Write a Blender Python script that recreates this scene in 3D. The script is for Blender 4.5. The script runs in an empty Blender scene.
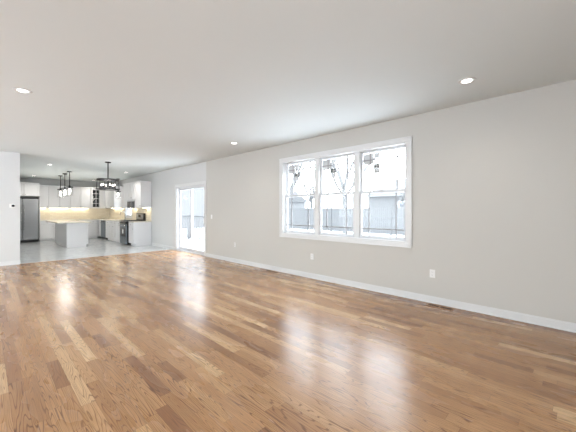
import bpy, bmesh, math, random
from mathutils import Vector, Matrix
random.seed(7)
C = bpy.context.scene.collection
SC = bpy.context.scene

# ------------------------------------------------------------------ camera
cam_d = bpy.data.cameras.new('camera'); cam = bpy.data.objects.new('camera', cam_d); C.objects.link(cam)
cam_d.sensor_width = 36.0; cam_d.sensor_fit = 'HORIZONTAL'
cam_d.lens = 297.5 / 576 * 36.0
cam_d.shift_y = -(216 - 210.8) / 576
cam_d.clip_start = 0.05; cam_d.clip_end = 300
cam.location = (0, 0, 1.318)
cam.rotation_euler = (math.radians(90), 0, -0.796)
SC.camera = cam

# ------------------------------------------------------------------ light and exposure
SKY = 12.0
w = bpy.data.worlds.new('overcast_sky'); SC.world = w; w.use_nodes = True
nt = w.node_tree; nt.nodes.clear()
out = nt.nodes.new('ShaderNodeOutputWorld'); bg = nt.nodes.new('ShaderNodeBackground')
tc = nt.nodes.new('ShaderNodeTexCoord'); sep = nt.nodes.new('ShaderNodeSeparateXYZ'); rp = nt.nodes.new('ShaderNodeValToRGB')
nt.links.new(tc.outputs['Generated'], sep.inputs[0]); nt.links.new(sep.outputs['Z'], rp.inputs[0])
rp.color_ramp.elements[0].position = 0.0; rp.color_ramp.elements[0].color = (0.905, 0.96, 1.0, 1)
rp.color_ramp.elements[1].position = 1.0; rp.color_ramp.elements[1].color = (0.87, 0.94, 1.0, 1)
nt.links.new(rp.outputs[0], bg.inputs['Color']); bg.inputs['Strength'].default_value = SKY
nt.links.new(bg.outputs[0], out.inputs['Surface'])

def area(name, loc, rot, sx, sy, power, col, portal=False):
    l = bpy.data.lights.new(name, 'AREA'); l.shape = 'RECTANGLE'; l.size = sx; l.size_y = sy
    l.energy = power; l.color = col
    if portal: l.cycles.is_portal = True
    o = bpy.data.objects.new(name, l); o.location = loc; o.rotation_euler = rot; C.objects.link(o); return o
R90 = math.radians(90)
# openings that let the overcast daylight in (right wall faces -X, so aim the portals that way)
area('window_portal', (4.70, 3.21, 1.60), (0, R90, 0), 1.54, 2.70, 1, (1, 1, 1), True)
area('slider_portal', (4.72, 8.69, 1.05), (0, R90, 0), 2.1, 1.84, 1, (1, 1, 1), True)
area('left_opening_portal', (-3.80, 6.3, 1.45), (0, -R90, 0), 2.1, 5.2, 1, (1, 1, 1), True)  # this and the back portal sit in unseen openings added for fill
area('back_opening_portal', (-1.2, -2.40, 1.45), (R90, 0, 0), 4.2, 2.1, 1, (1, 1, 1), True)
# added fill lamps, set in the unseen openings behind and left of the camera
area('left_fill', (-3.55, 6.3, 1.45), (0, -R90, 0), 2.0, 5.0, 20, (0.93, 0.97, 1.0))
area('back_fill', (-1.2, -2.15, 1.45), (R90, 0, 0), 4.0, 2.0, 15, (0.93, 0.97, 1.0))

SC.view_settings.view_transform = 'Standard'; SC.view_settings.look = 'None'
SC.view_settings.gamma = 1; SC.view_settings.use_curve_mapping = False
SC.view_settings.exposure = -0.17

# ------------------------------------------------------------------ materials
def mat(name, col=(0.8, 0.8, 0.8), rough=0.5, metal=0.0, emis=None, es=0.0, spec=0.5, noise=0.0, nscale=20, bump=0.0):
    m = bpy.data.materials.new(name); m.use_nodes = True
    n = m.node_tree; b = n.nodes['Principled BSDF']
    b.inputs['Base Color'].default_value = (*col, 1); b.inputs['Roughness'].default_value = rough
    b.inputs['Metallic'].default_value = metal; b.inputs['Specular IOR Level'].default_value = spec
    if emis: b.inputs['Emission Color'].default_value = (*emis, 1); b.inputs['Emission Strength'].default_value = es
    if noise or bump:
        t = n.nodes.new('ShaderNodeTexCoord'); no = n.nodes.new('ShaderNodeTexNoise')
        no.inputs['Scale'].default_value = nscale; no.inputs['Detail'].default_value = 4
        n.links.new(t.outputs['Object'], no.inputs['Vector'])
        if noise:
            mx = n.nodes.new('ShaderNodeMix'); mx.data_type = 'RGBA'
            mx.inputs[6].default_value = (*[c * (1 - noise) for c in col], 1)
            mx.inputs[7].default_value = (*[min(1, c * (1 + noise)) for c in col], 1)
            n.links.new(no.outputs['Fac'], mx.inputs[0]); n.links.new(mx.outputs[2], b.inputs['Base Color'])
        if bump:
            bp = n.nodes.new('ShaderNodeBump'); bp.inputs['Strength'].default_value = bump; bp.inputs['Distance'].default_value = 0.002
            n.links.new(no.outputs['Fac'], bp.inputs['Height']); n.links.new(bp.outputs[0], b.inputs['Normal'])
    return m

class NB:
    def __init__(s, m): s.t = m.node_tree
    def n(s, typ, **kw):
        o = s.t.nodes.new(typ)
        for k, v in kw.items(): setattr(o, k, v)
        return o
    def put(s, sock, v):
        if isinstance(v, bpy.types.NodeSocket): s.t.links.new(v, sock)
        elif v is not None: sock.default_value = v
    def m(s, op, a, b=None, c=None):
        o = s.n('ShaderNodeMath', operation=op)
        s.put(o.inputs[0], a); s.put(o.inputs[1], b); s.put(o.inputs[2], c)
        return o.outputs[0]
    def vec(s, x, y, z=0.0):
        o = s.n('ShaderNodeCombineXYZ'); s.put(o.inputs[0], x); s.put(o.inputs[1], y); s.put(o.inputs[2], z); return o.outputs[0]
    def white(s, v):
        o = s.n('ShaderNodeTexWhiteNoise', noise_dimensions='3D'); s.put(o.inputs['Vector'], v); return o
    def noise(s, v, scale, detail=3, rough=0.5, dist=0.0):
        o = s.n('ShaderNodeTexNoise'); s.put(o.inputs['Vector'], v); o.inputs['Scale'].default_value = scale
        o.inputs['Detail'].default_value = detail; o.inputs['Roughness'].default_value = rough; o.inputs['Distortion'].default_value = dist
        return o.outputs['Fac']
    def ramp(s, f, stops, interp='LINEAR'):
        o = s.n('ShaderNodeValToRGB'); o.color_ramp.interpolation = interp; e = o.color_ramp.elements
        while len(e) < len(stops): e.new(0.5)
        for i, (p, c) in enumerate(stops): e[i].position = p; e[i].color = (*c, 1)
        s.put(o.inputs[0], f); return o.outputs[0]
    def mix(s, f, a, b, blend='MIX'):
        o = s.n('ShaderNodeMix', data_type='RGBA', blend_type=blend)
        s.put(o.inputs[0], f)
        s.put(o.inputs[6], a if isinstance(a, bpy.types.NodeSocket) else (*a, 1))
        s.put(o.inputs[7], b if isinstance(b, bpy.types.NodeSocket) else (*b, 1)); return o.outputs[2]

def oak_floor():
    m = bpy.data.materials.new('oak_strip_floor'); m.use_nodes = True; q = NB(m)
    b = m.node_tree.nodes['Principled BSDF']
    geo = q.n('ShaderNodeNewGeometry'); sp = q.n('ShaderNodeSeparateXYZ'); q.put(sp.inputs[0], geo.outputs['Position'])
    X, Y = sp.outputs[0], sp.outputs[1]
    PW = 0.083
    xr = q.m('DIVIDE', q.m('ADD', X, 10.0), PW); row = q.m('FLOOR', xr); fx = q.m('SUBTRACT', xr, row)
    r1 = q.white(q.vec(row, 3.1, 0)); 
    ln = q.m('ADD', 0.55, q.m('MULTIPLY', r1.outputs['Value'], 0.55))
    off = q.m('MULTIPLY', q.white(q.vec(row, 9.7, 0)).outputs['Value'], 7.0)
    yr = q.m('DIVIDE', q.m('ADD', q.m('ADD', Y, 20.0), off), ln)
    # irregular board ends
    col = q.m('FLOOR', yr)
    jit = q.m('MULTIPLY', q.white(q.vec(row, col, 5)).outputs['Value'], 0.55)
    fy0 = q.m('SUBTRACT', yr, col)
    shift = q.m('LESS_THAN', fy0, jit)
    col = q.m('SUBTRACT', col, shift)
    endd = q.m('MULTIPLY', q.m('ABSOLUTE', q.m('SUBTRACT', fy0, jit)), ln)
    pid = q.white(q.vec(row, col, 1.7)); p2 = q.white(q.vec(row, col, 8.3)).outputs['Value']
    base = q.ramp(pid.outputs['Value'], [(0.0, (0.265, 0.125, 0.056)), (0.15, (0.370, 0.190, 0.084)), (0.45, (0.460, 0.248, 0.112)),
                                          (0.75, (0.510, 0.285, 0.132)), (0.88, (0.615, 0.380, 0.190)), (1.0, (0.740, 0.505, 0.280))])
    # cathedral grain: contour lines of a stretched noise, different on every board
    ox = q.m('MULTIPLY', pid.outputs['Value'], 37.0); oy = q.m('MULTIPLY', p2, 53.0)
    v = q.vec(q.m('ADD', q.m('MULTIPLY', X, 12.0), ox), q.m('ADD', q.m('MULTIPLY', Y, 0.75), oy), 0)
    h = q.noise(v, 1.0, 1.5, 0.45)
    ring = q.m('SINE', q.m('MULTIPLY', h, 150.0))
    ringm = q.ramp(ring, [(0.0, (0, 0, 0)), (0.62, (0.05, 0.05, 0.05)), (1.0, (1, 1, 1))])
    fine = q.noise(q.vec(q.m('ADD', q.m('MULTIPLY', X, 260.0), ox), q.m('ADD', q.m('MULTIPLY', Y, 5.0), oy), 0), 1.0, 3, 0.6)
    finem = q.ramp(fine, [(0.42, (0, 0, 0)), (0.68, (1, 1, 1))])
    strength = q.m('ADD', 0.50, q.m('MULTIPLY', p2, 0.45))
    rbw = q.n('ShaderNodeRGBToBW'); q.put(rbw.inputs[0], ringm); fbw = q.n('ShaderNodeRGBToBW'); q.put(fbw.inputs[0], finem)
    c1 = q.mix(q.m('MULTIPLY', rbw.outputs[0], strength), base, (0.095, 0.040, 0.020))
    c2 = q.mix(q.m('MULTIPLY', fbw.outputs[0], 0.40), c1, (0.16, 0.08, 0.045))
    big = q.noise(q.vec(X, Y, 0), 0.5, 2)
    c2 = q.mix(q.m('MULTIPLY', big, 0.12), c2, (0.45, 0.24, 0.16))
    ex = q.m('MULTIPLY', q.m('MINIMUM', fx, q.m('SUBTRACT', 1.0, fx)), PW)
    e = q.m('MINIMUM', ex, endd)
    gap = q.m('LESS_THAN', e, 0.0011)
    c3 = q.mix(q.m('MULTIPLY', gap, 0.5), c2, (0.07, 0.035, 0.02))
    q.put(b.inputs['Base Color'], c3)
    rn = q.noise(q.vec(q.m('MULTIPLY', X, 4.0), q.m('MULTIPLY', Y, 1.0), 0), 1.2, 3)
    q.put(b.inputs['Roughness'], q.m('ADD', 0.20, q.m('MULTIPLY', rn, 0.14)))
    b.inputs['Specular IOR Level'].default_value = 0.28; q.put(b.inputs['Coat Weight'], q.m('SUBTRACT', 0.34, q.m('MULTIPLY', rbw.outputs[0], 0.30))); b.inputs['Coat Roughness'].default_value = 0.20; b.inputs['Coat IOR'].default_value = 1.55
    bp = q.n('ShaderNodeBump'); bp.inputs['Strength'].default_value = 0.12; bp.inputs['Distance'].default_value = 0.0006
    hh = q.m('SUBTRACT', 1.0, q.m('MULTIPLY', rbw.outputs[0], 0.7))
    q.put(bp.inputs['Height'], hh); q.put(b.inputs['Normal'], bp.outputs[0])
    return m

def tile_floor():
    m = bpy.data.materials.new('marble_tile_floor'); m.use_nodes = True; q = NB(m); b = m.node_tree.nodes['Principled BSDF']
    geo = q.n('ShaderNodeNewGeometry'); sp = q.n('ShaderNodeSeparateXYZ'); q.put(sp.inputs[0], geo.outputs['Position'])
    X, Y = sp.outputs[0], sp.outputs[1]
    TX, TY = 0.61, 0.305
    yr = q.m('DIVIDE', q.m('SUBTRACT', Y, 9.87), TY); ry = q.m('FLOOR', yr); fy = q.m('SUBTRACT', yr, ry)
    xr = q.m('ADD', q.m('DIVIDE', X, TX), q.m('MULTIPLY', q.m('MODULO', ry, 2.0), 0.5)); rx = q.m('FLOOR', xr); fx = q.m('SUBTRACT', xr, rx)
    ex = q.m('MULTIPLY', q.m('MINIMUM', fx, q.m('SUBTRACT', 1.0, fx)), TX); ey = q.m('MULTIPLY', q.m('MINIMUM', fy, q.m('SUBTRACT', 1.0, fy)), TY)
    g = q.m('LESS_THAN', q.m('MINIMUM', ex, ey), 0.002)
    wv = q.white(q.vec(rx, ry, 0)).outputs['Value']
    v = q.noise(q.vec(q.m('ADD', X, q.m('MULTIPLY', wv, 20.0)), Y, wv), 2.2, 6, 0.6, 1.2)
    c = q.ramp(v, [(0.30, (0.89, 0.90, 0.90)), (0.46, (0.80, 0.82, 0.83)), (0.50, (0.62, 0.64, 0.66)), (0.54, (0.82, 0.84, 0.85)), (0.7, (0.87, 0.89, 0.90))])
    c = q.mix(q.m('MULTIPLY', wv, 0.15), c, (0.46, 0.48, 0.50))
    c = q.mix(g, c, (0.36, 0.37, 0.38))
    q.put(b.inputs['Base Color'], c); b.inputs['Roughness'].default_value = 0.10; b.inputs['Specular IOR Level'].default_value = 0.7
    return m

def splash_mat():
    m = bpy.data.materials.new('cream_subway_tile'); m.use_nodes = True; q = NB(m); b = m.node_tree.nodes['Principled BSDF']
    t = q.n('ShaderNodeTexCoord'); sp = q.n('ShaderNodeSeparateXYZ'); q.put(sp.inputs[0], t.outputs['Object'])
    br = q.n('ShaderNodeTexBrick'); q.put(br.inputs['Vector'], q.vec(q.m('ADD', sp.outputs[0], sp.outputs[1]), sp.outputs[2], 0))
    br.inputs['Color1'].default_value = (0.80, 0.74, 0.62, 1); br.inputs['Color2'].default_value = (0.74, 0.67, 0.55, 1)
    br.inputs['Mortar'].default_value = (0.62, 0.58, 0.50, 1); br.inputs['Scale'].default_value = 1.0
    br.inputs['Brick Width'].default_value = 0.15; br.inputs['Row Height'].default_value = 0.075; br.inputs['Mortar Size'].default_value = 0.003
    q.put(b.inputs['Base Color'], br.outputs['Color']); b.inputs['Roughness'].default_value = 0.25
    return m

def steel_mat(name, axis_scale, col=(0.42, 0.43, 0.45), rough=0.28):
    m = bpy.data.materials.new(name); m.use_nodes = True; q = NB(m); b = m.node_tree.nodes['Principled BSDF']
    t = q.n('ShaderNodeTexCoord'); mp = q.n('ShaderNodeMapping'); q.put(mp.inputs[0], t.outputs['Object']); mp.inputs['Scale'].default_value = axis_scale
    n = q.noise(mp.outputs[0], 1.0, 4)
    q.put(b.inputs['Base Color'], q.mix(n, [c * 0.85 for c in col], [c * 1.15 for c in col])); b.inputs['Metallic'].default_value = 0.9
    q.put(b.inputs['Roughness'], q.m('ADD', rough - 0.05, q.m('MULTIPLY', n, 0.12))); return m

def glass_mat(name, tint=(1, 1, 1), gl=0.06):
    m = bpy.data.materials.new(name); m.use_nodes = True; n = m.node_tree; n.nodes.clear()
    o = n.nodes.new('ShaderNodeOutputMaterial'); mx = n.nodes.new('ShaderNodeMixShader'); tr = n.nodes.new('ShaderNodeBsdfTransparent'); g = n.nodes.new('ShaderNodeBsdfGlossy')
    tr.inputs[0].default_value = (*tint, 1); g.inputs['Roughness'].default_value = 0.02; mx.inputs[0].default_value = gl
    n.links.new(tr.outputs[0], mx.inputs[1]); n.links.new(g.outputs[0], mx.inputs[2]); n.links.new(mx.outputs[0], o.inputs[0]); return m

M = {}
M['wall'] = mat('greige_wall_paint', (0.545, 0.533, 0.500), 0.75, noise=0.015, nscale=60, bump=0.05)
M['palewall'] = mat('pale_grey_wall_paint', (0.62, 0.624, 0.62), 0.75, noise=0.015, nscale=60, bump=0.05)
M['ceiling'] = mat('white_ceiling_paint', (0.69, 0.735, 0.740), 0.85, bump=0.05, nscale=80)
M['trim'] = mat('white_trim_paint', (0.69, 0.695, 0.695), 0.35, noise=0.01)
M['vinyl'] = mat('white_vinyl', (0.60, 0.61, 0.63), 0.35, noise=0.01)
M['grille'] = mat('grey_grille', (0.30, 0.30, 0.31), 0.5, noise=0.02)
M['cab'] = mat('white_cabinet_paint', (0.78, 0.78, 0.79), 0.38, noise=0.012, nscale=8)
M['cabgap'] = mat('cabinet_shadow_gap', (0.30, 0.30, 0.31), 0.7, noise=0.05)
M['oak'] = oak_floor(); M['tile'] = tile_floor(); M['splash'] = splash_mat()
M['quartz'] = mat('cream_quartz', (0.74, 0.71, 0.64), 0.18, noise=0.08, nscale=25)
M['black'] = mat('black_metal', (0.02, 0.02, 0.022), 0.4, noise=0.1)
M['blackgl'] = mat('black_glass', (0.012, 0.012, 0.015), 0.06, noise=0.1)
M['steel'] = steel_mat('brushed_steel', (1, 1, 160), (0.27, 0.275, 0.28), 0.36); M['nickel'] = steel_mat('brushed_nickel', (30, 30, 30), (0.5, 0.5, 0.5), 0.25)
M['darksteel'] = steel_mat('dark_steel', (1, 1, 160), (0.17, 0.20, 0.23), 0.30)
M['iron'] = mat('cast_iron', (0.03, 0.03, 0.03), 0.6, bump=0.3, nscale=120)
M['glass'] = glass_mat('window_glass', (0.98, 0.985, 0.985), 0.008); M['cabglass'] = glass_mat('cabinet_glass', (0.75, 0.78, 0.78), 0.03)
M['lampglass'] = glass_mat('lamp_glass', (0.96, 0.96, 0.96), 0.05)
M['screen'] = glass_mat('insect_screen', (0.90, 0.91, 0.92), 0.0)
M['dark'] = mat('dark_interior', (0.05, 0.055, 0.06), 0.6, noise=0.1)
M['lamp'] = mat('lamp_emitter', (1, 1, 1), 0.5, emis=(1, 0.97, 0.92), es=7)
M['bulb'] = mat('bulb_emitter', (1, 1, 1), 0.5, emis=(1, 0.93, 0.82), es=7)
M['strip'] = mat('warm_strip_emitter', (1, 1, 1), 0.5, emis=(1, 0.85, 0.58), es=14)
M['plastic'] = mat('white_plastic', (0.80, 0.80, 0.79), 0.4, noise=0.01)
M['slot'] = mat('dark_slot', (0.06, 0.05, 0.05), 0.6, noise=0.1)
M['ventwood'] = mat('vent_oak', (0.36, 0.20, 0.11), 0.45, noise=0.25, nscale=60)
M['ventdark'] = mat('vent_bronze', (0.10, 0.055, 0.03), 0.5, noise=0.2, nscale=60)
M['paper'] = mat('label_paper', (0.6, 0.62, 0.64), 0.8, noise=0.1, nscale=40)
_n = M['paper'].node_tree; _mx = _n.nodes.new('ShaderNodeMixShader'); _tr = _n.nodes.new('ShaderNodeBsdfTransparent'); _mx.inputs[0].default_value = 0.07
_n.links.new(_n.nodes['Principled BSDF'].outputs[0], _mx.inputs[1]); _n.links.new(_tr.outputs[0], _mx.inputs[2]); _n.links.new(_mx.outputs[0], _n.nodes['Material Output'].inputs[0])
M['ink'] = mat('label_ink', (0.02, 0.02, 0.02), 0.6, noise=0.1)
M['snow'] = mat('snow', (0.86, 0.88, 0.92), 0.9, noise=0.03, nscale=0.6, bump=0.3)
M['fence'] = mat('weathered_fence_wood', (0.105, 0.106, 0.107), 0.8, noise=0.12, nscale=6)
M['siding'] = mat('pale_siding', (0.115, 0.116, 0.117), 0.8, noise=0.08, nscale=3)
M['roof'] = mat('snowy_roof', (0.088, 0.089, 0.090), 0.9, noise=0.1, nscale=2)
M['housewin'] = mat('house_window_glass', (0.10, 0.11, 0.13), 0.2, noise=0.1)
M['bark'] = mat('grey_bark', (0.10, 0.10, 0.10), 0.9, noise=0.2, nscale=8)
M['needle'] = mat('evergreen_needles', (0.10, 0.102, 0.102), 0.9, noise=0.3, nscale=5)
M['railing'] = mat('railing_cap', (0.05, 0.052, 0.055), 0.6, noise=0.1)
M['deck'] = mat('composite_deck', (0.45, 0.45, 0.46), 0.7, noise=0.1, nscale=5)

# ------------------------------------------------------------------ mesh helpers
def box(bm, x0, x1, y0, y1, z0, z1, bev=0.0):
    if x1 < x0: x0, x1 = x1, x0
    if y1 < y0: y0, y1 = y1, y0
    if z1 < z0: z0, z1 = z1, z0
    vs = [bm.verts.new(p) for p in ((x0,y0,z0),(x1,y0,z0),(x1,y1,z0),(x0,y1,z0),(x0,y0,z1),(x1,y0,z1),(x1,y1,z1),(x0,y1,z1))]
    fs = [bm.faces.new([vs[i] for i in f]) for f in ((3,2,1,0),(4,5,6,7),(0,1,5,4),(1,2,6,5),(2,3,7,6),(3,0,4,7))]
    if bev:
        es = list({e for f in fs for e in f.edges})
        bmesh.ops.bevel(bm, geom=es, offset=bev, segments=2, affect='EDGES', profile=0.6)
    return bm
def lathe(bm, prof, cx=0, cy=0, n=24, axis='Z', close=True):
    rings = []
    for r, z in prof:
        ring = []
        for i in range(n):
            a = 2*math.pi*i/n; u, v = r*math.cos(a), r*math.sin(a)
            p = {'Z': (cx+u, cy+v, z), 'X': (z, cx+u, cy+v), 'Y': (cx+u, z, cy+v)}[axis]
            ring.append(bm.verts.new(p))
        rings.append(ring)
    for a, b in zip(rings, rings[1:]):
        for i in range(n): bm.faces.new((a[i], a[(i+1)%n], b[(i+1)%n], b[i]))
    if close:
        bm.faces.new(rings[0][::-1]); bm.faces.new(rings[-1])
    bmesh.ops.recalc_face_normals(bm, faces=bm.faces)
    return bm
def tube(bm, pts, r, n=10, r2=None):
    pts = [Vector(p) for p in pts]; rings = []
    for i, p in enumerate(pts):
        d = (pts[min(i+1, len(pts)-1)] - pts[max(i-1, 0)]).normalized()
        a = d.orthogonal().normalized() if i == 0 else (pa - d*pa.dot(d)).normalized()
        pa = a; b = d.cross(a); rr = r if r2 is None else r + (r2-r)*i/(len(pts)-1)
        rings.append([bm.verts.new(p + rr*(math.cos(2*math.pi*k/n)*a + math.sin(2*math.pi*k/n)*b)) for k in range(n)])
    for a, b in zip(rings, rings[1:]):
        for i in range(n): bm.faces.new((a[i], a[(i+1)%n], b[(i+1)%n], b[i]))
    bm.faces.new(rings[0][::-1]); bm.faces.new(rings[-1]); return bm
def ring(bm, R, r, z, cx=0, cy=0, n=36, m=8):
    pts = []
    rings = []
    for i in range(n):
        a = 2*math.pi*i/n
        rings.append([bm.verts.new((cx+(R+r*math.cos(2*math.pi*k/m))*math.cos(a), cy+(R+r*math.cos(2*math.pi*k/m))*math.sin(a), z+r*math.sin(2*math.pi*k/m))) for k in range(m)])
    for i in range(n):
        a, b = rings[i], rings[(i+1)%n]
        for k in range(m): bm.faces.new((a[k], b[k], b[(k+1)%m], a[(k+1)%m]))
    return bm
def B(): return bmesh.new()
def obj(name, bm, m, parent=None, smooth=False):
    me = bpy.data.meshes.new(name); bm.normal_update(); bm.to_mesh(me); bm.free()
    if smooth:
        for p in me.polygons: p.use_smooth = True
    me.materials.append(M[m]); o = bpy.data.objects.new(name, me); C.objects.link(o)
    if parent: o.parent = parent
    return o
def struct(name, bm, m, parent=None):
    o = obj(name, bm, m, parent)
    if not parent: o['kind'] = 'structure'
    return o
def tag(o, label, cat, group=None):
    o['label'] = label; o['category'] = cat
    if group: o['group'] = group
    return o
def thing(name, label, cat, loc=(0,0,0), rz=0, group=None):
    o = bpy.data.objects.new(name, None); C.objects.link(o); o.location = loc; o.rotation_euler = (0, 0, rz); o.empty_display_size = 0.1
    return tag(o, label, cat, group)
def copy_tree(o, parent=None):
    c = o.copy(); C.objects.link(c); c.parent = parent
    for ch in [x for x in bpy.data.objects if x.parent == o]: copy_tree(ch, c)
    return c

# ------------------------------------------------------------------ room shell
W = 4.485; H = 2.743; T = 0.16; YP = 9.87; YK = 17.14; XL = -3.6; YB = -2.2; XKL = 0.62
def wall_y(name, x0, x1, y0, y1, holes, m='wall'):      # wall running along Y with openings (y0,y1,z0,z1)
    bm = B(); cuts = sorted({y0, y1, *[h[0] for h in holes], *[h[1] for h in holes]})
    for a, b in zip(cuts, cuts[1:]):
        hh = [h for h in holes if h[0] <= a and h[1] >= b]
        if not hh: box(bm, x0, x1, a, b, 0, H)
        else:
            if hh[0][2] > 0: box(bm, x0, x1, a, b, 0, hh[0][2])
            box(bm, x0, x1, a, b, hh[0][3], H)
    return struct(name, bm, m)
def wall_x(name, y0, y1, x0, x1, holes, m='wall'):
    bm = B(); cuts = sorted({x0, x1, *[h[0] for h in holes], *[h[1] for h in holes]})
    for a, b in zip(cuts, cuts[1:]):
        hh = [h for h in holes if h[0] <= a and h[1] >= b]
        if not hh: box(bm, a, b, y0, y1, 0, H)
        else:
            if hh[0][2] > 0: box(bm, a, b, y0, y1, 0, hh[0][2])
            box(bm, a, b, y0, y1, hh[0][3], H)
    return struct(name, bm, m)
WIN = (1.862, 4.555, 0.832, 2.364); SLD = (7.775, 9.60, 0.0, 2.10); SNK = (13.90, 14.65, 1.07, 2.05)
wall_y('wall_right', W, W+T, YB, 7.69, [WIN])
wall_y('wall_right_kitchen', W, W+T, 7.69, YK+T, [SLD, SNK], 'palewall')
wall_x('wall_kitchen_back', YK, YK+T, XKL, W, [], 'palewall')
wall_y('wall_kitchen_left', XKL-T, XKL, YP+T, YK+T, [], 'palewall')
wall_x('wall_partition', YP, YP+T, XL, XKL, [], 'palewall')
wall_y('wall_left', XL-T, XL, YB, YP+T, [(3.7, 8.9, 0.45, 2.45)])  # unseen opening added here to bring in fill light
wall_x('wall_back', YB-T, YB, XL-T, W, [(-3.2, 0.8, 0.45, 2.45)])  # wide opening put in behind the camera as a fill source
bm = B(); box(bm, XL-T, W, YB-T, YP-0.0, -0.1, 0); struct('floor', bm, 'oak')
bm = B(); box(bm, XKL-T, W, YP, YK, -0.1, 0); struct('floor_kitchen', bm, 'tile')
bm = B(); box(bm, XL-T, W+T, YB-T, YK+T, H, H+0.12); struct('ceiling', bm, 'ceiling')
bm = B(); box(bm, XKL, W, YP-0.035, YP+0.01, 0.0, 0.006, 0.002); struct('trim_1', bm, 'ventwood')   # reducer strip between oak and tile

def baseboard(name, axis, wallc, sgn, a, b):
    bm = B()
    def bb(t0, t1, z0, z1, bev=0):
        p, q_ = wallc, wallc + sgn*t1
        if axis == 'Y': box(bm, p, q_, a, b, z0, z1, bev)
        else: box(bm, a, b, p, q_, z0, z1, bev)
    bb(0, 0.015, 0.0, 0.085); bb(0, 0.010, 0.085, 0.098, 0.003); bb(0, 0.024, 0.0, 0.016, 0.004)
    return struct(name, bm, 'trim')
baseboard('baseboard_right', 'Y', W, -1, YB, 7.690)
baseboard('baseboard_right_kitchen', 'Y', W, -1, 9.685, 11.72)
baseboard('baseboard_partition', 'X', YP, -1, XL, XKL)
baseboard('baseboard_left', 'Y', XL, 1, YB, YP)
baseboard('baseboard_back', 'X', YB, 1, XL, W)
baseboard('baseboard_kitchen_left', 'Y', XKL, 1, YP+T, 16.2)

# ------------------------------------------------------------------ triple window
def frame_yz(bm, x0, x1, y0, y1, z0, z1, wd, bev=0.0, bot=None):
    bot = wd if bot is None else bot
    box(bm, x0, x1, y0, y1, z1-wd, z1, bev); box(bm, x0, x1, y0, y1, z0, z0+bot, bev)
    box(bm, x0, x1, y0, y0+wd, z0+bot, z1-wd, bev); box(bm, x0, x1, y1-wd, y1, z0+bot, z1-wd, bev)
bm = B(); y0, y1, z0, z1 = WIN
frame_yz(bm, W-0.018, W, y0-0.072, y1+0.072, z0-0.072, z1+0.072, 0.068, 0.004)
frame_yz(bm, W-0.026, W-0.018, y0-0.074, y1+0.074, z0-0.074, z1+0.074, 0.018, 0.003)
win = struct('window_1', bm, 'trim')
bm = B(); frame_yz(bm, W-0.010, W+T, y0-0.004, y1+0.004, z0-0.004, z1+0.004, 0.022, 0.002); obj('window_frame', bm, 'trim', win)
y0 += 0.018; y1 -= 0.018; z0 += 0.018; z1 -= 0.018
uw = (y1-y0)/3
for k in (1, 2):
    bm = B(); box(bm, W+0.045, W+0.145, y0+k*uw-0.048, y0+k*uw+0.048, z0, z1, 0.003); obj('mullion_post', bm, 'trim', win)
ZM = 1.634
def dh_unit(a, b):
    for up in (0, 1):
        xa = W+0.100 if up else W+0.062
        za, zb = (ZM-0.022, z1) if up else (z0, ZM+0.022)
        bm = B(); frame_yz(bm, xa, xa+0.034, a, b, za, zb, 0.042, 0.003, bot=(0.040 if up else 0.052))
        s = obj('upper_sash' if up else 'lower_sash', bm, 'vinyl', win)
        bm = B(); box(bm, xa+0.013, xa+0.019, a+0.038, b-0.038, za+0.036, zb-0.038); obj('glass_pane', bm, 'glass', s)
        bm = B(); ga, gb = a+0.042, b-0.042; g = 0.135
        for yy in (ga+g, gb-g): box(bm, xa+0.010, xa+0.022, yy-0.010, yy+0.010, za+0.04, zb-0.04)
        zz = (zb-0.042-0.125) if up else (za+0.052+0.115)
        box(bm, xa+0.0105, xa+0.0215, ga, gb, zz-0.010, zz+0.010); obj('grille', bm, 'grille', s)
        if up:
            bm = B(); box(bm, xa+0.0115, xa+0.0125, gb-0.20, gb-0.005, zb-0.24, zb-0.055)
            box(bm, xa+0.0115, xa+0.0125, gb-0.30, gb-0.205, zb-0.15, zb-0.055); obj('paper_label', bm, 'paper', s)
            bm = B(); box(bm, xa+0.0105, xa+0.0114, gb-0.31, gb-0.20, zb-0.32, zb-0.24); lb = obj('black_label', bm, 'ink', s); lb['label'] = 'black printed label stuck on the glass'
            bm = B()
            for i in range(3): box(bm, xa+0.0098, xa+0.0104, gb-0.295+i*0.03, gb-0.278+i*0.03, zb-0.275-0.012*(i%2), zb-0.262)
            box(bm, xa+0.0098, xa+0.0104, gb-0.300, gb-0.21, zb-0.308, zb-0.298); obj('label_print', bm, 'plastic', lb)
            bm = B(); box(bm, xa+0.0105, xa+0.0114, gb-0.31, gb-0.20, zb-0.40, zb-0.321); obj('paper_label', bm, 'paper', s)
        else:
            bm = B(); cy = (a+b)/2; box(bm, xa-0.016, xa+0.004, cy-0.03, cy+0.03, zb-0.012, zb+0.012, 0.004); obj('sash_lock', bm, 'vinyl', s)
            bm = B(); box(bm, W+0.139, W+0.1395, a+0.02, b-0.02, z0+0.02, ZM); obj('insect_screen', bm, 'screen', win)
for k in range(3): dh_unit(y0+k*uw+(0.048 if k else 0.012), y0+(k+1)*uw-(0.048 if k < 2 else 0.012))

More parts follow.
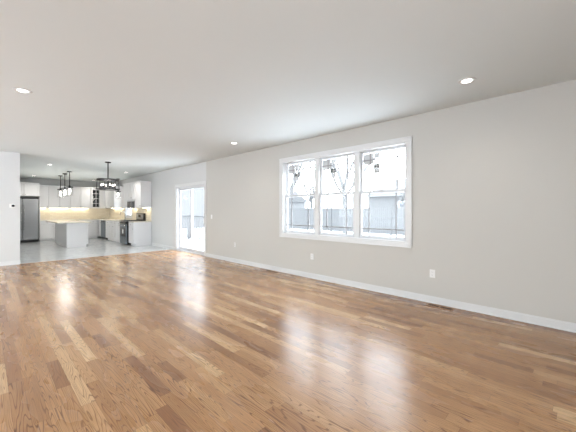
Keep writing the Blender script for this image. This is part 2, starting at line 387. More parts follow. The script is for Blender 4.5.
# ------------------------------------------------------------------ sliding glass door
y0, y1, z0, z1 = SLD
bm = B()
box(bm, W-0.018, W, y0-0.085, y0-0.003, 0, z1+0.085, 0.004); box(bm, W-0.018, W, y1+0.003, y1+0.085, 0, z1+0.085, 0.004)
box(bm, W-0.018, W, y0-0.003, y1+0.003, z1+0.003, z1+0.085, 0.004)
sl = struct('door_1', bm, 'trim')
bm = B(); frame_yz(bm, W-0.002, W+T, y0, y1, 0.0, z1, 0.035, 0.003, bot=0.03); obj('door_frame', bm, 'vinyl', sl)
ym = (y0+y1)/2
def panel(a, b, xa, name, handle=False):
    bm = B(); frame_yz(bm, xa, xa+0.036, a, b, 0.03, z1-0.035, 0.062, 0.003, bot=0.10); s = obj(name, bm, 'vinyl', sl)
    bm = B(); box(bm, xa+0.015, xa+0.021, a+0.055, b-0.055, 0.12, z1-0.09); obj('glass_pane', bm, 'glass', s)
    if handle:
        bm = B(); yh = a+0.03; tube(bm, [(xa, yh, 0.93), (xa-0.035, yh, 0.96), (xa-0.035, yh, 1.10), (xa, yh, 1.13)], 0.008); box(bm, xa-0.004, xa+0.001, yh-0.018, yh+0.018, 0.90, 1.16, 0.002)
        h = obj('door_handle', bm, 'plastic', s)
panel(y0+0.035, ym+0.03, W+0.040, 'sliding_panel', True); panel(ym-0.03, y1-0.035, W+0.085, 'fixed_panel')

# ------------------------------------------------------------------ window above the sink
y0, y1, z0, z1 = SNK
bm = B(); frame_yz(bm, W-0.018, W, y0-0.08, y1+0.08, z0-0.08, z1+0.08, 0.077, 0.004); w2 = struct('window_2', bm, 'trim')
bm = B(); frame_yz(bm, W-0.002, W+T, y0-0.003, y1+0.003, z0-0.003, z1+0.003, 0.03); obj('window_frame', bm, 'vinyl', w2)
for up in (0, 1):
    zmid = (z0+z1)/2; za, zb = (zmid-0.02, z1-0.03) if up else (z0+0.03, zmid+0.02); xa = W+0.09 if up else W+0.05
    bm = B(); frame_yz(bm, xa, xa+0.034, y0+0.03, y1-0.03, za, zb, 0.04); s = obj('upper_sash' if up else 'lower_sash', bm, 'vinyl', w2)
    bm = B(); box(bm, xa+0.014, xa+0.019, y0+0.06, y1-0.06, za+0.03, zb-0.03); obj('glass_pane', bm, 'glass', s)

# ------------------------------------------------------------------ kitchen cabinets
# local frame of a cabinet: width along +x, front at y=0 facing -y, depth to +y
def shaker(bm, x0, x1, z0, z1, yf=-0.02, rail=0.055, glass=False):
    box(bm, x0, x0+rail, yf, 0, z0, z1, 0.002); box(bm, x1-rail, x1, yf, 0, z0, z1, 0.002)
    box(bm, x0+rail, x1-rail, yf, 0, z0, z0+rail, 0.002); box(bm, x0+rail, x1-rail, yf, 0, z1-rail, z1, 0.002)
    if not glass: box(bm, x0+rail, x1-rail, yf+0.013, 0, z0+rail, z1-rail)
def knob(par, x, z, y=-0.02):
    bm = B(); lathe(bm, [(0.005, y), (0.005, y-0.014), (0.014, y-0.018), (0.014, y-0.026), (0.008, y-0.030)], x, z, 10, 'Y'); obj('knob', bm, 'nickel', par, True)
def doors(par, w_, z0, z1, n, knob_low, glass=False):
    g = 0.006; dw = w_/n
    if not glass:
        bm = B(); box(bm, 0.004, w_-0.004, -0.004, -0.0008, z0+0.003, z1-0.003); obj('door_gap_shade', bm, 'cabgap', par)  # dark sheet behind the doors colours in the shade of their gaps
    for i in range(n):
        a, b = i*dw+g, (i+1)*dw-g
        bm = B(); shaker(bm, a, b, z0+g, z1-g, glass=glass); d = obj('cabinet_door', bm, 'cab', par)
        kx = (b-0.03) if (n == 1 or i % 2 == 0) else (a+0.03)
        knob(d, kx, z0+0.07 if knob_low else z1-0.07)
        if glass:
            bm = B(); box(bm, a+0.05, b-0.05, -0.010, -0.007, z0+0.05, z1-0.05); obj('glass_pane', bm, 'cabglass', d)
            bm = B(); 
            for j in range(1, 4):
                zz = z0 + (z1-z0)*j/4; box(bm, a+0.05, b-0.05, -0.018, -0.004, zz-0.008, zz+0.008)
            box(bm, (a+b)/2-0.007, (a+b)/2+0.007, -0.0175, -0.0045, z0+0.05, z1-0.05); obj('muntin', bm, 'cab', d)
CROWN = True
def upper(loc, rz, w_, n, z0, z1, dep, label, glass=False, light=False, group='wall cabinets of the kitchen'):
    t = thing('wall_cabinet', label, 'cabinet', (loc[0], loc[1], 0), rz, group)
    bm = B()
    if glass:
        box(bm, 0, w_, 0.30*0+dep-0.01, dep, z0, z1); box(bm, 0, 0.018, 0, dep-0.01, z0, z1); box(bm, w_-0.018, w_, 0, dep-0.01, z0, z1)
        box(bm, 0.018, w_-0.018, 0, dep-0.01, z0, z0+0.018); box(bm, 0.018, w_-0.018, 0, dep-0.01, z1-0.018, z1)
    else: box(bm, 0.001, w_-0.001, 0, dep, z0, z1, 0.001)
    obj('body', bm, 'cab', t)
    if glass:
        bm = B(); box(bm, 0.018, w_-0.018, dep-0.016, dep-0.0105, z0+0.018, z1-0.018); obj('back_panel', bm, 'dark', t)
        for j in (1, 2):
            bm = B(); box(bm, 0.019, w_-0.019, 0.03, dep-0.02, z0+(z1-z0)*j/3-0.008, z0+(z1-z0)*j/3+0.008); obj('shelf', bm, 'dark', t)
    doors(t, w_, z0, z1, n, True, glass)
    bm = B(); box(bm, 0.0015, w_-0.0015, -0.03, dep, z1, z1+0.03, 0.004); box(bm, 0.001, w_-0.001, -0.055, dep, z1+0.03, z1+0.06, 0.008); obj('crown_moulding', bm, 'cab', t)
    if light:
        bm = B(); box(bm, 0.06, w_-0.06, dep-0.12, dep-0.06, z0-0.012, z0-0.001); obj('light_strip', bm, 'strip', t)
    return t
def base(loc, rz, w_, n, dep, label, drawer=True, false_front=False):
    t = thing('base_cabinet', label, 'cabinet', (loc[0], loc[1], 0), rz, 'base cabinets of the kitchen')
    bm = B(); box(bm, 0.001, w_-0.001, 0, dep, 0.10, 0.88, 0.001); obj('body', bm, 'cab', t)
    bm = B(); box(bm, 0.001, w_-0.001, 0.07, dep, 0.0, 0.10); obj('toe_kick', bm, 'cab', t)
    if drawer:
        dw = w_/n
        for i in range(n):
            bm = B(); shaker(bm, i*dw+0.004, (i+1)*dw-0.004, 0.72, 0.872, rail=0.035); d = obj('drawer', bm, 'cab', t); knob(d, (i+0.5)*dw, 0.796)
        doors(t, w_, 0.105, 0.715, n, False)
    else: doors(t, w_, 0.105, 0.875, n, False)
    return t
ZU0, ZU1 = 1.435, 2.385
BF = YK-0.61      # front of base run on the back wall
UF = YK-0.37      # front of uppers on the back wall
xs = [1.68, 1.99, 2.79, 3.58]
labs = ['narrow single-door white wall cabinet right beside the refrigerator panel', 'white double-door wall cabinet behind the hanging pendants, second from the refrigerator',
        'white double-door wall cabinet left of the glass-front cabinet']
for i in range(3): upper((xs[i], UF), 0, xs[i+1]-xs[i], 1 if i == 0 else 2, ZU0, ZU1, 0.366, labs[i], light=True)
upper((3.60, UF), 0, 0.40, 1, ZU0, ZU1, 0.366, 'narrow wall cabinet with a dark glass grid door', glass=True)
labs = ['narrow white base cabinet next to the refrigerator', 'white double-door base cabinet behind the island, nearer the refrigerator', 'white double-door base cabinet behind the island, nearer the corner']
xb = [1.68, 2.14, 3.00, 3.82]
for i in range(3): base((xb[i], BF), 0, xb[i+1]-xb[i], 1 if i == 0 else 2, 0.606, labs[i])
# right wall: width runs along -Y, front faces -X  (rotation -90 deg)
RZ = -R90
RX = W-0.625; UX = W-0.37
def yloc(X, Y): return (X, Y)
upper((UX, 16.38), RZ, 0.69, 2, ZU0, ZU1, 0.366, 'white wall cabinet on the right wall nearest the far corner', light=True)
upper((UX, 15.69), RZ, 0.70, 2, ZU0, ZU1, 0.366, 'white wall cabinet on the right wall just beyond the sink window', light=True)
upper((UX, 13.72), RZ, 0.62, 1, ZU0, ZU1, 0.366, 'white wall cabinet between the sink window and the microwave', light=True)
upper((UX, 13.10), RZ, 0.80, 2, 1.76, ZU1, 0.366, 'short white wall cabinet above the microwave')
upper((UX, 12.30), RZ, 0.59, 1, ZU0, ZU1, 0.366, 'white wall cabinet at the near end of the run beside the open wall', light=True)
# filler closing the blind corner
bm = B(); box(bm, 4.00, W-0.003, UF+0.002, YK-0.003, ZU0, ZU1+0.06); tag(obj('corner_filler_panel', bm, 'cab'), 'plain white filler panel closing the upper corner of the kitchen', 'panel')
base((RX, 15.31), RZ, 0.68, 1, 0.622, 'white base cabinet between the dishwasher and the sink cabinet')
base((RX, 14.63), RZ, 0.90, 2, 0.622, 'white double-door sink base cabinet under the faucet')
base((RX, 13.73), RZ, 0.66, 1, 0.622, 'white base cabinet on the far side of the range')
base((RX, 12.24), RZ, 0.53, 1, 0.622, 'white base cabinet with blank end panel at the near end of the run')
bm = B(); box(bm, RX+0.02, W-0.003, 16.08, YK-0.615, 0.1, 0.88); box(bm, 3.83, W-0.003, YK-0.60, YK-0.003, 0.1, 0.88)
tag(obj('corner_base_filler', bm, 'cab'), 'white base filler at the far corner beyond the dishwasher', 'cabinet')

# dishwasher
t = thing('dishwasher', 'stainless dishwasher under the counter near the far corner', 'dishwasher', (RX, 16.04, 0), RZ)
bm = B(); box(bm, 0.005, 0.695, 0.0, 0.60, 0.10, 0.875); obj('body', bm, 'dark', t)
bm = B(); box(bm, 0.008, 0.692, -0.03, -0.001, 0.12, 0.80, 0.005); obj('door', bm, 'darksteel', t)
bm = B(); box(bm, 0.008, 0.692, -0.03, -0.001, 0.803, 0.872, 0.004); obj('control_panel', bm, 'blackgl', t)
bm = B(); tube(bm, [(0.08, -0.03, 0.76), (0.08, -0.07, 0.76), (0.62, -0.07, 0.76), (0.62, -0.03, 0.76)], 0.010); obj('handle', bm, 'nickel', t, True)
bm = B(); box(bm, 0.008, 0.692, 0.03, 0.10, 0.0, 0.10); obj('toe_kick', bm, 'blackgl', t)

# cabinet over the fridge and tall side panel
FF = YK-0.74
upper((0.66, FF+0.02), 0, 0.985, 2, 1.93, 2.44, 0.70, 'deep white cabinet above the refrigerator')
bm = B(); box(bm, 1.648, 1.676, FF+0.0, YK-0.003, 0, 2.44, 0.002); tag(obj('tall_end_panel', bm, 'cab'), 'tall white panel standing right of the refrigerator', 'panel')
# refrigerator
t = thing('refrigerator', 'stainless side-by-side refrigerator half hidden by the white wall', 'refrigerator', (0.70, FF-0.04, 0))
bm = B(); box(bm, 0.0, 0.92, 0.07, 0.72, 0.03, 1.84, 0.006); obj('body', bm, 'blackgl', t)
bm = B(); box(bm, 0.003, 0.405, -0.01, 0.062, 0.11, 1.82, 0.012); d1 = obj('freezer_door', bm, 'steel', t)
bm = B(); box(bm, 0.415, 0.917, -0.01, 0.062, 0.11, 1.82, 0.012); d2 = obj('fridge_door', bm, 'steel', t)
for d, x in ((d1, 0.372), (d2, 0.450)):
    bm = B(); tube(bm, [(x, -0.01, 0.55), (x, -0.055, 0.58), (x, -0.055, 1.52), (x, -0.01, 1.55)], 0.012, 12); obj('handle', bm, 'nickel', d, True)
bm = B(); box(bm, 0.01, 0.91, 0.02, 0.069, 0.02, 0.10, 0.003)
for i in range(6): box(bm, 0.05, 0.87, 0.014, 0.02, 0.03+i*0.011, 0.035+i*0.011)
obj('kick_grille', bm, 'black', t)
bm = B(); box(bm, 0.0, 0.92, 0.0, 0.10, 1.84, 1.885, 0.004); obj('top_gap_bar', bm, 'black', t)  # black bar filling the dark gap above the refrigerator

# countertops
bm = B(); box(bm, 1.68, W-0.003, YK-0.64, YK-0.012, 0.882, 0.918, 0.004); box(bm, W-0.65, W-0.012, 13.085, YK-0.642, 0.882, 0.918, 0.004)
tag(obj('kitchen_countertop', bm, 'quartz'), 'long cream countertop running along the back wall and past the sink', 'countertop')
bm = B(); box(bm, W-0.65, W-0.012, 11.69, 12.235, 0.882, 0.918, 0.004); tag(obj('end_countertop', bm, 'quartz'), 'short cream countertop on the near side of the range', 'countertop')
bm = B(); box(bm, 1.68, W-0.003, YK-0.010, YK-0.001, 0.918, ZU0); struct('trim_2', bm, 'splash')
bm = B(); box(bm, W-0.010, W-0.001, 11.71, 13.81, 0.918, ZU0); box(bm, W-0.010, W-0.001, 13.81, 14.74, 0.918, 0.985); box(bm, W-0.010, W-0.001, 14.74, YK-0.011, 0.918, ZU0); struct('trim_3', bm, 'splash')
# small appliance-free sink: faucet and sink
t = thing('kitchen_sink', 'stainless sink set in the counter below the window', 'sink', (4.16, 14.18, 0.919))
bm = B(); box(bm, -0.22, 0.22, -0.38, -0.36, -0.001, 0.004); box(bm, -0.22, 0.22, 0.36, 0.38, -0.001, 0.004); box(bm, -0.22, -0.20, -0.36, 0.36, -0.001, 0.004); box(bm, 0.20, 0.22, -0.36, 0.36, -0.001, 0.004)
obj('rim', bm, 'nickel', t); bm = B(); box(bm, -0.20, 0.20, -0.36, 0.36, -0.0008, 0.0012); obj('basin', bm, 'dark', t)
t = thing('kitchen_faucet', 'tall chrome gooseneck faucet on the sink counter', 'faucet', (4.42, 14.55, 0.919))
bm = B(); pts = [(0,0,0),(0,0,0.27)] + [(-0.10+0.10*math.cos(a), 0, 0.27+0.10*math.sin(a)) for a in [math.pi*i/8 for i in range(1, 9)]] + [(-0.20, 0, 0.20)]
tube(bm, pts, 0.013); obj('spout', bm, 'nickel', t, True)
bm = B(); lathe(bm, [(0.028, 0), (0.028, 0.02), (0.020, 0.05)], 0, 0, 16); obj('base', bm, 'nickel', t, True)
bm = B(); tube(bm, [(0, -0.02, 0.07), (0, -0.09, 0.10)], 0.007); obj('lever', bm, 'nickel', t, True)

# range
t = thing('kitchen_range', 'black and stainless cooking range with oven door and rear control panel', 'range', (3.765, 13.05, 0), RZ)
RWd = 0.80
bm = B(); box(bm, 0, RWd, 0.03, 0.70, 0.03, 0.905, 0.004); obj('body', bm, 'blackgl', t)
bm = B(); box(bm, 0.01, RWd-0.01, 0.0, 0.029, 0.24, 0.80, 0.006); d = obj('oven_door', bm, 'darksteel', t)
bm = B(); box(bm, 0.12, RWd-0.12, -0.004, 0.0, 0.34, 0.66, 0.001); obj('oven_window', bm, 'blackgl', d)
bm = B(); tube(bm, [(0.06, 0, 0.75), (0.06, -0.045, 0.75), (RWd-0.06, -0.045, 0.75), (RWd-0.06, 0, 0.75)], 0.011, 10); obj('handle', bm, 'nickel', d, True)
bm = B(); box(bm, 0.33, 0.47, -0.006, -0.0042, 0.44, 0.60); lb = obj('paper_label', bm, 'plastic', d); lb['label'] = 'white paper label on the oven window'
bm = B(); box(bm, 0.01, RWd-0.01, 0.004, 0.029, 0.06, 0.23, 0.005); obj('storage_drawer', bm, 'darksteel', t)
bm = B(); box(bm, 0.0, RWd, -0.005, 0.029, 0.81, 0.905, 0.006); cp = obj('control_strip', bm, 'blackgl', t)
for i in range(5):
    bm = B(); lathe(bm, [(0.022, -0.005), (0.022, -0.02), (0.017, -0.035)], 0.12+i*0.14, 0.86, 14, 'Y'); obj('knob', bm, 'black', cp, True)
bm = B(); box(bm, -0.003, RWd+0.003, 0.0, 0.70, 0.906, 0.922, 0.004); ck = obj('cooktop', bm, 'black', t)
for i, (gx, gy) in enumerate(((0.2, 0.18), (0.6, 0.18), (0.2, 0.46), (0.6, 0.46))):
    bm = B()
    for k in (-0.12, 0, 0.12): box(bm, gx-0.17, gx+0.17, gy+k-0.006, gy+k+0.006, 0.936, 0.948); box(bm, gx+k-0.006, gx+k+0.006, gy-0.13, gy+0.13, 0.9355, 0.9475)
    for k in (-0.12, 0.12):
        for j in (-0.12, 0.12): box(bm, gx+k-0.008, gx+k+0.008, gy+j-0.008, gy+j+0.008, 0.922, 0.938)
    obj('burner_grate', bm, 'iron', ck)
bm = B(); box(bm, 0.0, RWd, 0.62, 0.70, 0.922, 1.22, 0.008); bg_ = obj('control_panel', bm, 'black', t)
bm = B(); box(bm, 0.05, RWd-0.05, 0.614, 0.619, 0.98, 1.19, 0.002); obj('panel_face', bm, 'steel', bg_)
bm = B(); box(bm, 0.28, 0.52, 0.609, 0.6135, 1.06, 1.16, 0.001); obj('clock_display', bm, 'blackgl', bg_)

# microwave under the short cabinet
t = thing('microwave', 'over-the-range microwave with black glass front hanging above the range', 'microwave', (4.06, 13.09, 1.42), RZ)
bm = B(); box(bm, 0, 0.78, 0.02, 0.41, 0, 0.33, 0.004); obj('body', bm, 'cab', t)
bm = B(); box(bm, 0.0, 0.60, -0.005, 0.019, 0.01, 0.27, 0.005); d = obj('door', bm, 'blackgl', t)
bm = B(); box(bm, 0.605, 0.78, -0.005, 0.019, 0.01, 0.27, 0.005); obj('control_panel', bm, 'blackgl', t)
bm = B(); box(bm, 0.0, 0.78, -0.004, 0.019, 0.275, 0.325, 0.004); obj('vent_strip', bm, 'vinyl', t)
bm = B(); tube(bm, [(0.56, -0.005, 0.04), (0.56, -0.045, 0.06), (0.56, -0.045, 0.22), (0.56, -0.005, 0.24)], 0.009); obj('handle', bm, 'nickel', d, True)

# ------------------------------------------------------------------ island
IX0, IX1, IY0, IY1 = 2.03, 2.66, 12.86, 15.34
t = thing('kitchen_island', 'white panelled kitchen island standing on the grey tile floor', 'island', (0, 0, 0))
bm = B(); box(bm, IX0, IX1, IY0, IY1, 0.10, 0.88, 0.003); obj('body', bm, 'cab', t)
bm = B(); box(bm, IX0+0.0, IX1-0.07, IY0+0.0, IY1, 0.0, 0.10); obj('toe_kick', bm, 'cab', t)
bm = B(); box(bm, IX0-0.006, IX0+0.05, IY0-0.012, IY0, 0.0, 0.88, 0.002); box(bm, IX1-0.05, IX1+0.0, IY0-0.012, IY0, 0.10, 0.88, 0.002)
box(bm, IX0+0.05, IX1-0.05, IY0-0.006, IY0, 0.0, 0.88); obj('end_panel', bm, 'cab', t)
for i in range(4):
    a = IY0 + 0.01 + i*0.615
    bm = B()
    r = 0.055; x0, x1 = IX1+0.001, IX1+0.02
    frame_yz(bm, x0, x1, a, a+0.607, 0.11, 0.872, r, 0.002); box(bm, x0, x0+0.009, a+r, a+0.607-r, 0.11+r, 0.872-r); d = obj('cabinet_door', bm, 'cab', t)
    bm = B(); lathe(bm, [(0.005, IX1+0.02), (0.005, IX1+0.034), (0.014, IX1+0.04), (0.010, IX1+0.05)], a+(0.57 if i % 2 == 0 else 0.035), 0.80, 10, 'X'); obj('knob', bm, 'nickel', d, True)
bm = B(); box(bm, 1.74, 2.72, 12.66, 15.45, 0.882, 0.922, 0.005); tag(obj('island_countertop', bm, 'quartz'), 'cream island countertop overhanging on the seating side', 'countertop')

# ------------------------------------------------------------------ pendants
def pendant():
    t = thing('pendant_lamp', '', 'pendant lamp')
    bm = B(); lathe(bm, [(0.075, H-0.0005), (0.075, H-0.028), (0.02, H-0.038)], 0, 0, 20); obj('canopy', bm, 'black', t, True)
    bm = B(); tube(bm, [(0, 0, H-0.02), (0, 0, 2.20)], 0.013); obj('rod', bm, 'black', t)
    bm = B(); lathe(bm, [(0.03, 2.23), (0.03, 2.19), (0.105, 2.19), (0.105, 2.162), (0.03, 2.165), (0.024, 2.12)], 0, 0, 20); obj('cap', bm, 'black', t)
    bm = B(); lathe(bm, [(0.095, 2.166), (0.10, 2.10), (0.12, 1.90), (0.12, 1.86)], 0, 0, 20, close=False); obj('glass_shade', bm, 'lampglass', t, True)
    bm = B(); lathe(bm, [(0.012, 2.12), (0.034, 2.08), (0.040, 2.04), (0.030, 2.005), (0.010, 1.99)], 0, 0, 14); obj('bulb', bm, 'bulb', t, True)
    return t
p0 = pendant(); G = 'pendant lamps of the kitchen'
for i, (x, y, l) in enumerate([(2.16, 13.15, 'nearest of the three black pendants above the island'), (2.16, 14.06, 'middle of the three black pendants above the island'),
                               (2.16, 14.98, 'farthest of the three black pendants above the island'), (4.16, 14.62, 'single black pendant hanging above the sink by the right wall')]):
    o = p0 if i == 0 else copy_tree(p0); o.location = (x, y, 0); o['label'] = l + ', with clear glass shade'; o['group'] = G

# chandelier
t = thing('chandelier', 'black drum-framed chandelier with candle bulbs hanging on a rod', 'chandelier', (2.53, 9.83, 0), 0.3)
bm = B(); lathe(bm, [(0.080, H-0.0005), (0.080, H-0.028), (0.02, H-0.038)], 0, 0, 24); obj('canopy', bm, 'black', t, True)
bm = B(); tube(bm, [(0, 0, H-0.02), (0, 0, 2.0)], 0.017); obj('rod', bm, 'black', t)
def band(bm, R0, R1, z0, z1):
    lathe(bm, [(R0, z0), (R0, z1), (R1, z1), (R1, z0), (R0, z0)], 0, 0, 40, close=False)
bm = B(); band(bm, 0.270, 0.286, 2.20, 2.24)
for k in range(3):
    a = math.pi*k/3; c, s_ = math.cos(a)*0.274, math.sin(a)*0.274; tube(bm, [(-c, -s_, 2.22), (c, s_, 2.22)], 0.008)
obj('upper_ring', bm, 'black', t)
bm = B(); band(bm, 0.290, 0.304, 1.93, 1.955); obj('lower_ring', bm, 'black', t)
for k in range(6):
    a = math.pi*k/3+0.26; c, s_ = math.cos(a), math.sin(a)
    bm = B(); tube(bm, [(c*0.278, s_*0.278, 2.21), (c*0.297, s_*0.297, 1.945)], 0.007, 6); obj('frame_bar', bm, 'black', t)
    bm = B(); tube(bm, [(0, 0, 2.0), (c*0.09, s_*0.09, 1.965), (c*0.17, s_*0.17, 1.985)], 0.006, 6); ar = obj('arm', bm, 'black', t)
    bm = B(); lathe(bm, [(0.026, 1.975), (0.026, 1.985), (0.020, 1.986), (0.020, 2.045)], c*0.17, s_*0.17, 12); obj('candle_sleeve', bm, 'black', ar)
    bm = B(); lathe(bm, [(0.007, 2.046), (0.015, 2.065), (0.012, 2.085), (0.003, 2.105)], c*0.17, s_*0.17, 12); obj('bulb', bm, 'bulb', ar, True)

for x, y, z, e in ((2.16, 13.15, 1.95, 14), (2.16, 14.06, 1.95, 14), (2.16, 14.98, 1.95, 14), (4.16, 14.62, 1.95, 2.5), (2.53, 9.83, 2.12, 10)):
    l = bpy.data.lights.new('bulb_glow', 'POINT'); l.energy = e; l.shadow_soft_size = 0.05; l.color = (1, 0.95, 0.88)
    lo = bpy.data.objects.new('bulb_glow', l); lo.location = (x, y, z); C.objects.link(lo)

# ------------------------------------------------------------------ recessed ceiling lights
t0 = thing('recessed_light', '', 'ceiling light')
bm = B(); lathe(bm, [(0.050, H-0.002), (0.066, H-0.009), (0.088, H-0.004), (0.088, H-0.0005)], 0, 0, 32, close=False); obj('trim_ring', bm, 'trim', t0, True)
bm = B(); lathe(bm, [(0.052, H-0.0015), (0.052, H-0.005)], 0, 0, 32); obj('lens', bm, 'lamp', t0)
LT = [(0.32, 4.71, 'lit recessed ceiling light at the left edge of the living room ceiling'), (3.70, 0.88, 'lit recessed ceiling light nearest the camera, right of the window'),
      (3.675, 5.185, 'lit recessed ceiling light between the triple window and the sliding door'), (1.41, 11.64, 'lit recessed ceiling light over the kitchen in front of the pendants'),
      (1.40, 15.74, 'small lit recessed light in front of the cabinet above the refrigerator'), (3.60, 16.35, 'small lit recessed light above the glass-front cabinet'),
      (3.67, 11.99, 'lit recessed ceiling light just right of the chandelier near the range')]
for i, (x, y, l) in enumerate(LT):
    o = t0 if i == 0 else copy_tree(t0); o.location = (x, y, 0); o['label'] = l; o['group'] = 'recessed ceiling lights'
    sp_ = bpy.data.lights.new('recessed_lamp', 'SPOT'); sp_.energy = 52 if y > 9 else 22; sp_.spot_size = math.radians(140); sp_.spot_blend = 0.9; sp_.shadow_soft_size = 0.06; sp_.color = (1, 0.95, 0.88)
    so = bpy.data.objects.new('recessed_lamp', sp_); so.location = (x, y, H-0.02); C.objects.link(so)

# ------------------------------------------------------------------ wall plates, thermostat, vents
def outlet(y, z, label, switch=False):
    t = thing('light_switch' if switch else 'wall_outlet', label, 'switch' if switch else 'outlet', (W, y, z), RZ, None if switch else 'wall outlets on the right wall')
    bm = B(); box(bm, -0.037, 0.037, -0.006, -0.0005, -0.058, 0.058, 0.002); obj('cover_plate', bm, 'plastic', t)
    if switch:
        bm = B(); box(bm, -0.016, 0.016, -0.010, -0.006, -0.033, 0.033, 0.001); obj('rocker', bm, 'plastic', t)
    else:
        for s in (-1, 1):
            bm = B(); box(bm, -0.017, 0.017, -0.009, -0.006, s*0.022-0.015, s*0.022+0.015, 0.002); r_ = obj('socket', bm, 'plastic', t)
            bm = B(); box(bm, -0.008, -0.005, -0.0096, -0.009, s*0.022-0.004, s*0.022+0.007); box(bm, 0.005, 0.008, -0.0096, -0.009, s*0.022-0.004, s*0.022+0.007); obj('slot', bm, 'slot', r_)
outlet(1.50, 0.42, 'white double outlet low on the wall right of the triple window')
outlet(3.73, 0.425, 'white double outlet low on the wall below the triple window')
outlet(6.29, 0.45, 'white double outlet low on the wall between the triple window and the sliding door')
outlet(7.40, 1.15, 'white rocker light switch on the wall just right of the sliding door', True)
t = thing('thermostat', 'small thermostat with black screen on the white partition wall', 'thermostat', (0.485, YP, 1.44))
bm = B(); box(bm, -0.06, 0.045, -0.014, -0.0005, -0.045, 0.045, 0.004); obj('housing', bm, 'plastic', t)
bm = B(); box(bm, -0.018, 0.035, -0.017, -0.014, -0.026, 0.026, 0.001); obj('screen', bm, 'blackgl', t)

def vent(x, ya, yb, label):
    t = thing('floor_vent', label, 'vent', (x, ya, 0), 0, 'floor vents along the right wall')
    L = yb-ya
    bm = B(); box(bm, -0.055, 0.055, 0, 0.012, 0.0003, 0.006); box(bm, -0.055, 0.055, L-0.012, L, 0.0003, 0.006); box(bm, -0.055, -0.040, 0.012, L-0.012, 0.0003, 0.006); box(bm, 0.040, 0.055, 0.012, L-0.012, 0.0003, 0.006)
    box(bm, -0.04, 0.04, L/2-0.008, L/2+0.008, 0.0003, 0.006); obj('frame', bm, 'ventwood', t)
    bm = B(); box(bm, -0.041, 0.041, 0.011, L-0.011, 0.0002, 0.0015); obj('well', bm, 'slot', t)
    bm = B()
    for i in range(5): xx = -0.030+i*0.015; box(bm, xx-0.003, xx+0.003, 0.012, L-0.012, 0.0015, 0.005)
    obj('slats', bm, 'ventdark', t)
vent(4.36, 1.20, 1.53, 'oak floor register by the baseboard near the first outlet')
vent(4.36, 4.58, 4.94, 'oak floor register by the baseboard at the left edge of the window')

# ------------------------------------------------------------------ outside
GZ = -0.30
bm = B(); box(bm, -60, 90, -60, 90, GZ-0.3, GZ); g = struct('ground', bm, 'snow')
# deck and railing beyond the sliding door
bm = B(); 
for i in range(16): box(bm, W+T+0.02+i*0.13, W+T+0.145+i*0.13, 7.0, 17.6, -0.06, -0.03)
tag(obj('deck', bm, 'snow'), 'snow covered deck outside the sliding door', 'deck')
t = thing('deck_railing', 'pale deck railing with balusters beyond the sliding door', 'railing', (W+T+2.17, 0, 0))
bm = B(); box(bm, -0.04, 0.04, 7.0, 17.6, 1.04, 1.09); obj('top_rail', bm, 'railing', t)
bm = B(); box(bm, -0.03, 0.03, 7.0, 17.6, 0.03, 0.08); obj('bottom_rail', bm, 'railing', t)
for y in (7.0, 9.1, 11.2, 13.3, 15.4, 17.5):
    bm = B(); box(bm, -0.05, 0.05, y-0.05, y+0.05, -0.3, 1.12); obj('post', bm, 'siding', t)
y = 7.15
while y < 17.4:
    bm = B(); box(bm, -0.015, 0.015, y-0.015, y+0.015, 0.08, 1.04); obj('baluster', bm, 'fence', t); y += 0.15
# fence
t = thing('garden_fence', 'pale board fence across the snowy yard', 'fence', (18.6, 0, GZ))
for k in range(17):
    ya = -8 + k*2.4
    bm = B()
    for i in range(16): box(bm, 0, 0.02, ya+i*0.15, ya+i*0.15+0.142, 0.08, 1.83)
    box(bm, 0.02, 0.06, ya, ya+2.4, 0.3, 0.39); box(bm, 0.02, 0.06, ya, ya+2.4, 1.5, 1.59); obj('board_panel', bm, 'fence', t)
    bm = B(); box(bm, -0.05, 0.07, ya-0.05, ya+0.05, 0, 1.92); obj('post', bm, 'fence', t)

def house(x0, x1, y0, y1, hz, hr, label, wins):
    t = thing('neighbour_house', label, 'house', (0, 0, GZ))
    bm = B(); box(bm, x0, x1, y0, y1, 0, hz)
    for i in range(int(hz/0.2)): box(bm, x0-0.02, x0, y0, y1, i*0.2, i*0.2+0.17)
    obj('walls', bm, 'siding', t)
    bm = B(); e = 0.35; xm = (x0+x1)/2
    v = [bm.verts.new(p) for p in ((x0-e, y0-e, hz), (x0-e, y1+e, hz), (x1+e, y0-e, hz), (x1+e, y1+e, hz), (xm, y0-e, hz+hr), (xm, y1+e, hz+hr))]
    for f in ((0, 1, 5, 4), (3, 2, 4, 5), (0, 4, 2), (1, 3, 5), (0, 2, 3, 1)): bm.faces.new([v[i] for i in f])
    bmesh.ops.recalc_face_normals(bm, faces=bm.faces); obj('roof', bm, 'roof', t)
    for (yy, zz) in wins:
        bm = B(); frame_yz(bm, x0-0.08, x0-0.02, yy, yy+1.0, zz, zz+1.3, 0.08); f = obj('window', bm, 'snow', t)
        bm = B(); box(bm, x0-0.05, x0-0.03, yy+0.07, yy+0.93, zz+0.07, zz+1.23); obj('pane', bm, 'housewin', f)
house(27, 35, 3, 15, 3.0, 2.0, 'pale grey house with low grey roof behind the fence, seen through the right sashes', [(4.5, 1.2), (7.5, 1.2), (11, 1.2)])
house(24, 31, 27, 39, 2.8, 2.0, 'pale grey house with low grey roof behind the fence, seen through the left sashes', [(28.5, 1.1), (32, 1.1), (35.5, 1.1)])
house(12, 18, 25.5, 30, 5.2, 1.8, 'two-storey pale house seen through the sliding glass door', [(27, 1.0), (27, 3.6), (28.6, 3.6)])

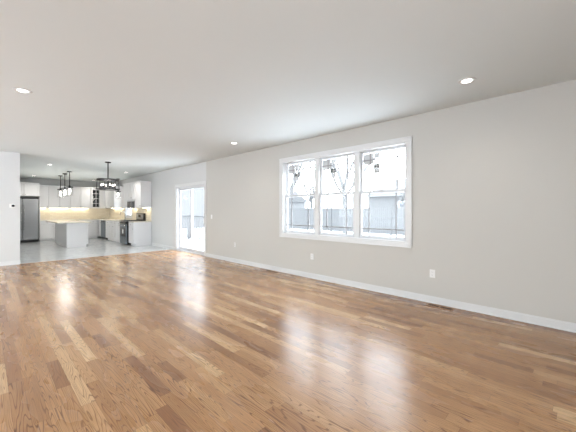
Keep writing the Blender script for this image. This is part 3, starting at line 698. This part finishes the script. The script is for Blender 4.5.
def tree(x, y, h, label, seed):
    rnd = random.Random(seed); t = thing('bare_tree', label, 'tree', (x, y, GZ), 0, 'bare trees in the yard')
    bm = B(); tube(bm, [(0, 0, 0), (0.05, 0.05, h*0.2), (0, 0.1, h*0.4)], 0.15, 8, 0.11); obj('trunk', bm, 'bark', t)
    bm = B()
    def br(p, d, L, r, dep):
        pts = [p]; q = p.copy(); dd = d.copy()
        for i in range(4):
            dd = (dd + Vector((rnd.uniform(-.18, .18), rnd.uniform(-.18, .18), rnd.uniform(-.02, .16)))).normalized(); q = q + dd*L/4; pts.append(q.copy())
        tube(bm, pts, r, 5, r*0.45)
        if dep:
            for k in range(3 if dep > 1 else 4):
                a = pts[rnd.randint(1, 4)]; nd = (dd + Vector((rnd.uniform(-.8, .8), rnd.uniform(-.8, .8), rnd.uniform(-.1, .5)))).normalized()
                br(a, nd, L*rnd.uniform(.5, .75), r*0.5, dep-1)
    for k in range(6):
        a = k*1.05+rnd.uniform(-.3, .3); br(Vector((0, 0.1, h*rnd.uniform(.3, .4))), Vector((math.cos(a)*.6, math.sin(a)*.6, 1)).normalized(), h*0.45, 0.085, 3)
    obj('branches', bm, 'bark', t)
tree(14.5, 14.2, 7.0, 'bare forked tree seen through the left sash of the triple window', 3)
tree(14.5, 9.6, 7.5, 'bare spreading tree seen through the middle sash of the triple window', 5)
tree(21.0, 17.5, 7.0, 'bare tree behind the fence between the two other bare trees', 8)
tree(9.5, 20.5, 8.0, 'bare tree seen through the sliding glass door', 11)

def evergreen(x, y, r, h, label, seed):
    rnd = random.Random(seed); t = thing('evergreen_tree', label, 'tree', (x, y, GZ), 0, 'evergreens behind the fence')
    bm = B(); tube(bm, [(0, 0, 0), (0, 0, h*0.4)], 0.2, 8); obj('trunk', bm, 'bark', t)
    bm = B()
    for k in range(900):
        a = rnd.uniform(0, 6.28); z = rnd.uniform(0, 1); rr = r*math.sin(math.pi*min(1, (z*0.85+0.12)))*rnd.uniform(0.6, 1.05)
        c = Vector((rr*math.cos(a), rr*math.sin(a), h*0.25+z*h*0.75)); s = rnd.uniform(.12, .32)*r*0.5
        p = [c+Vector((rnd.uniform(-s, s), rnd.uniform(-s, s), rnd.uniform(-s, s))) for _ in range(3)]
        bm.faces.new([bm.verts.new(v) for v in p])
    obj('foliage', bm, 'needle', t)
evergreen(24.5, 9.3, 1.5, 4.2, 'round evergreen beside the grey house behind the fence', 2)
evergreen(24.0, 4.2, 1.7, 3.6, 'low wide evergreen at the right end of the grey house', 4)
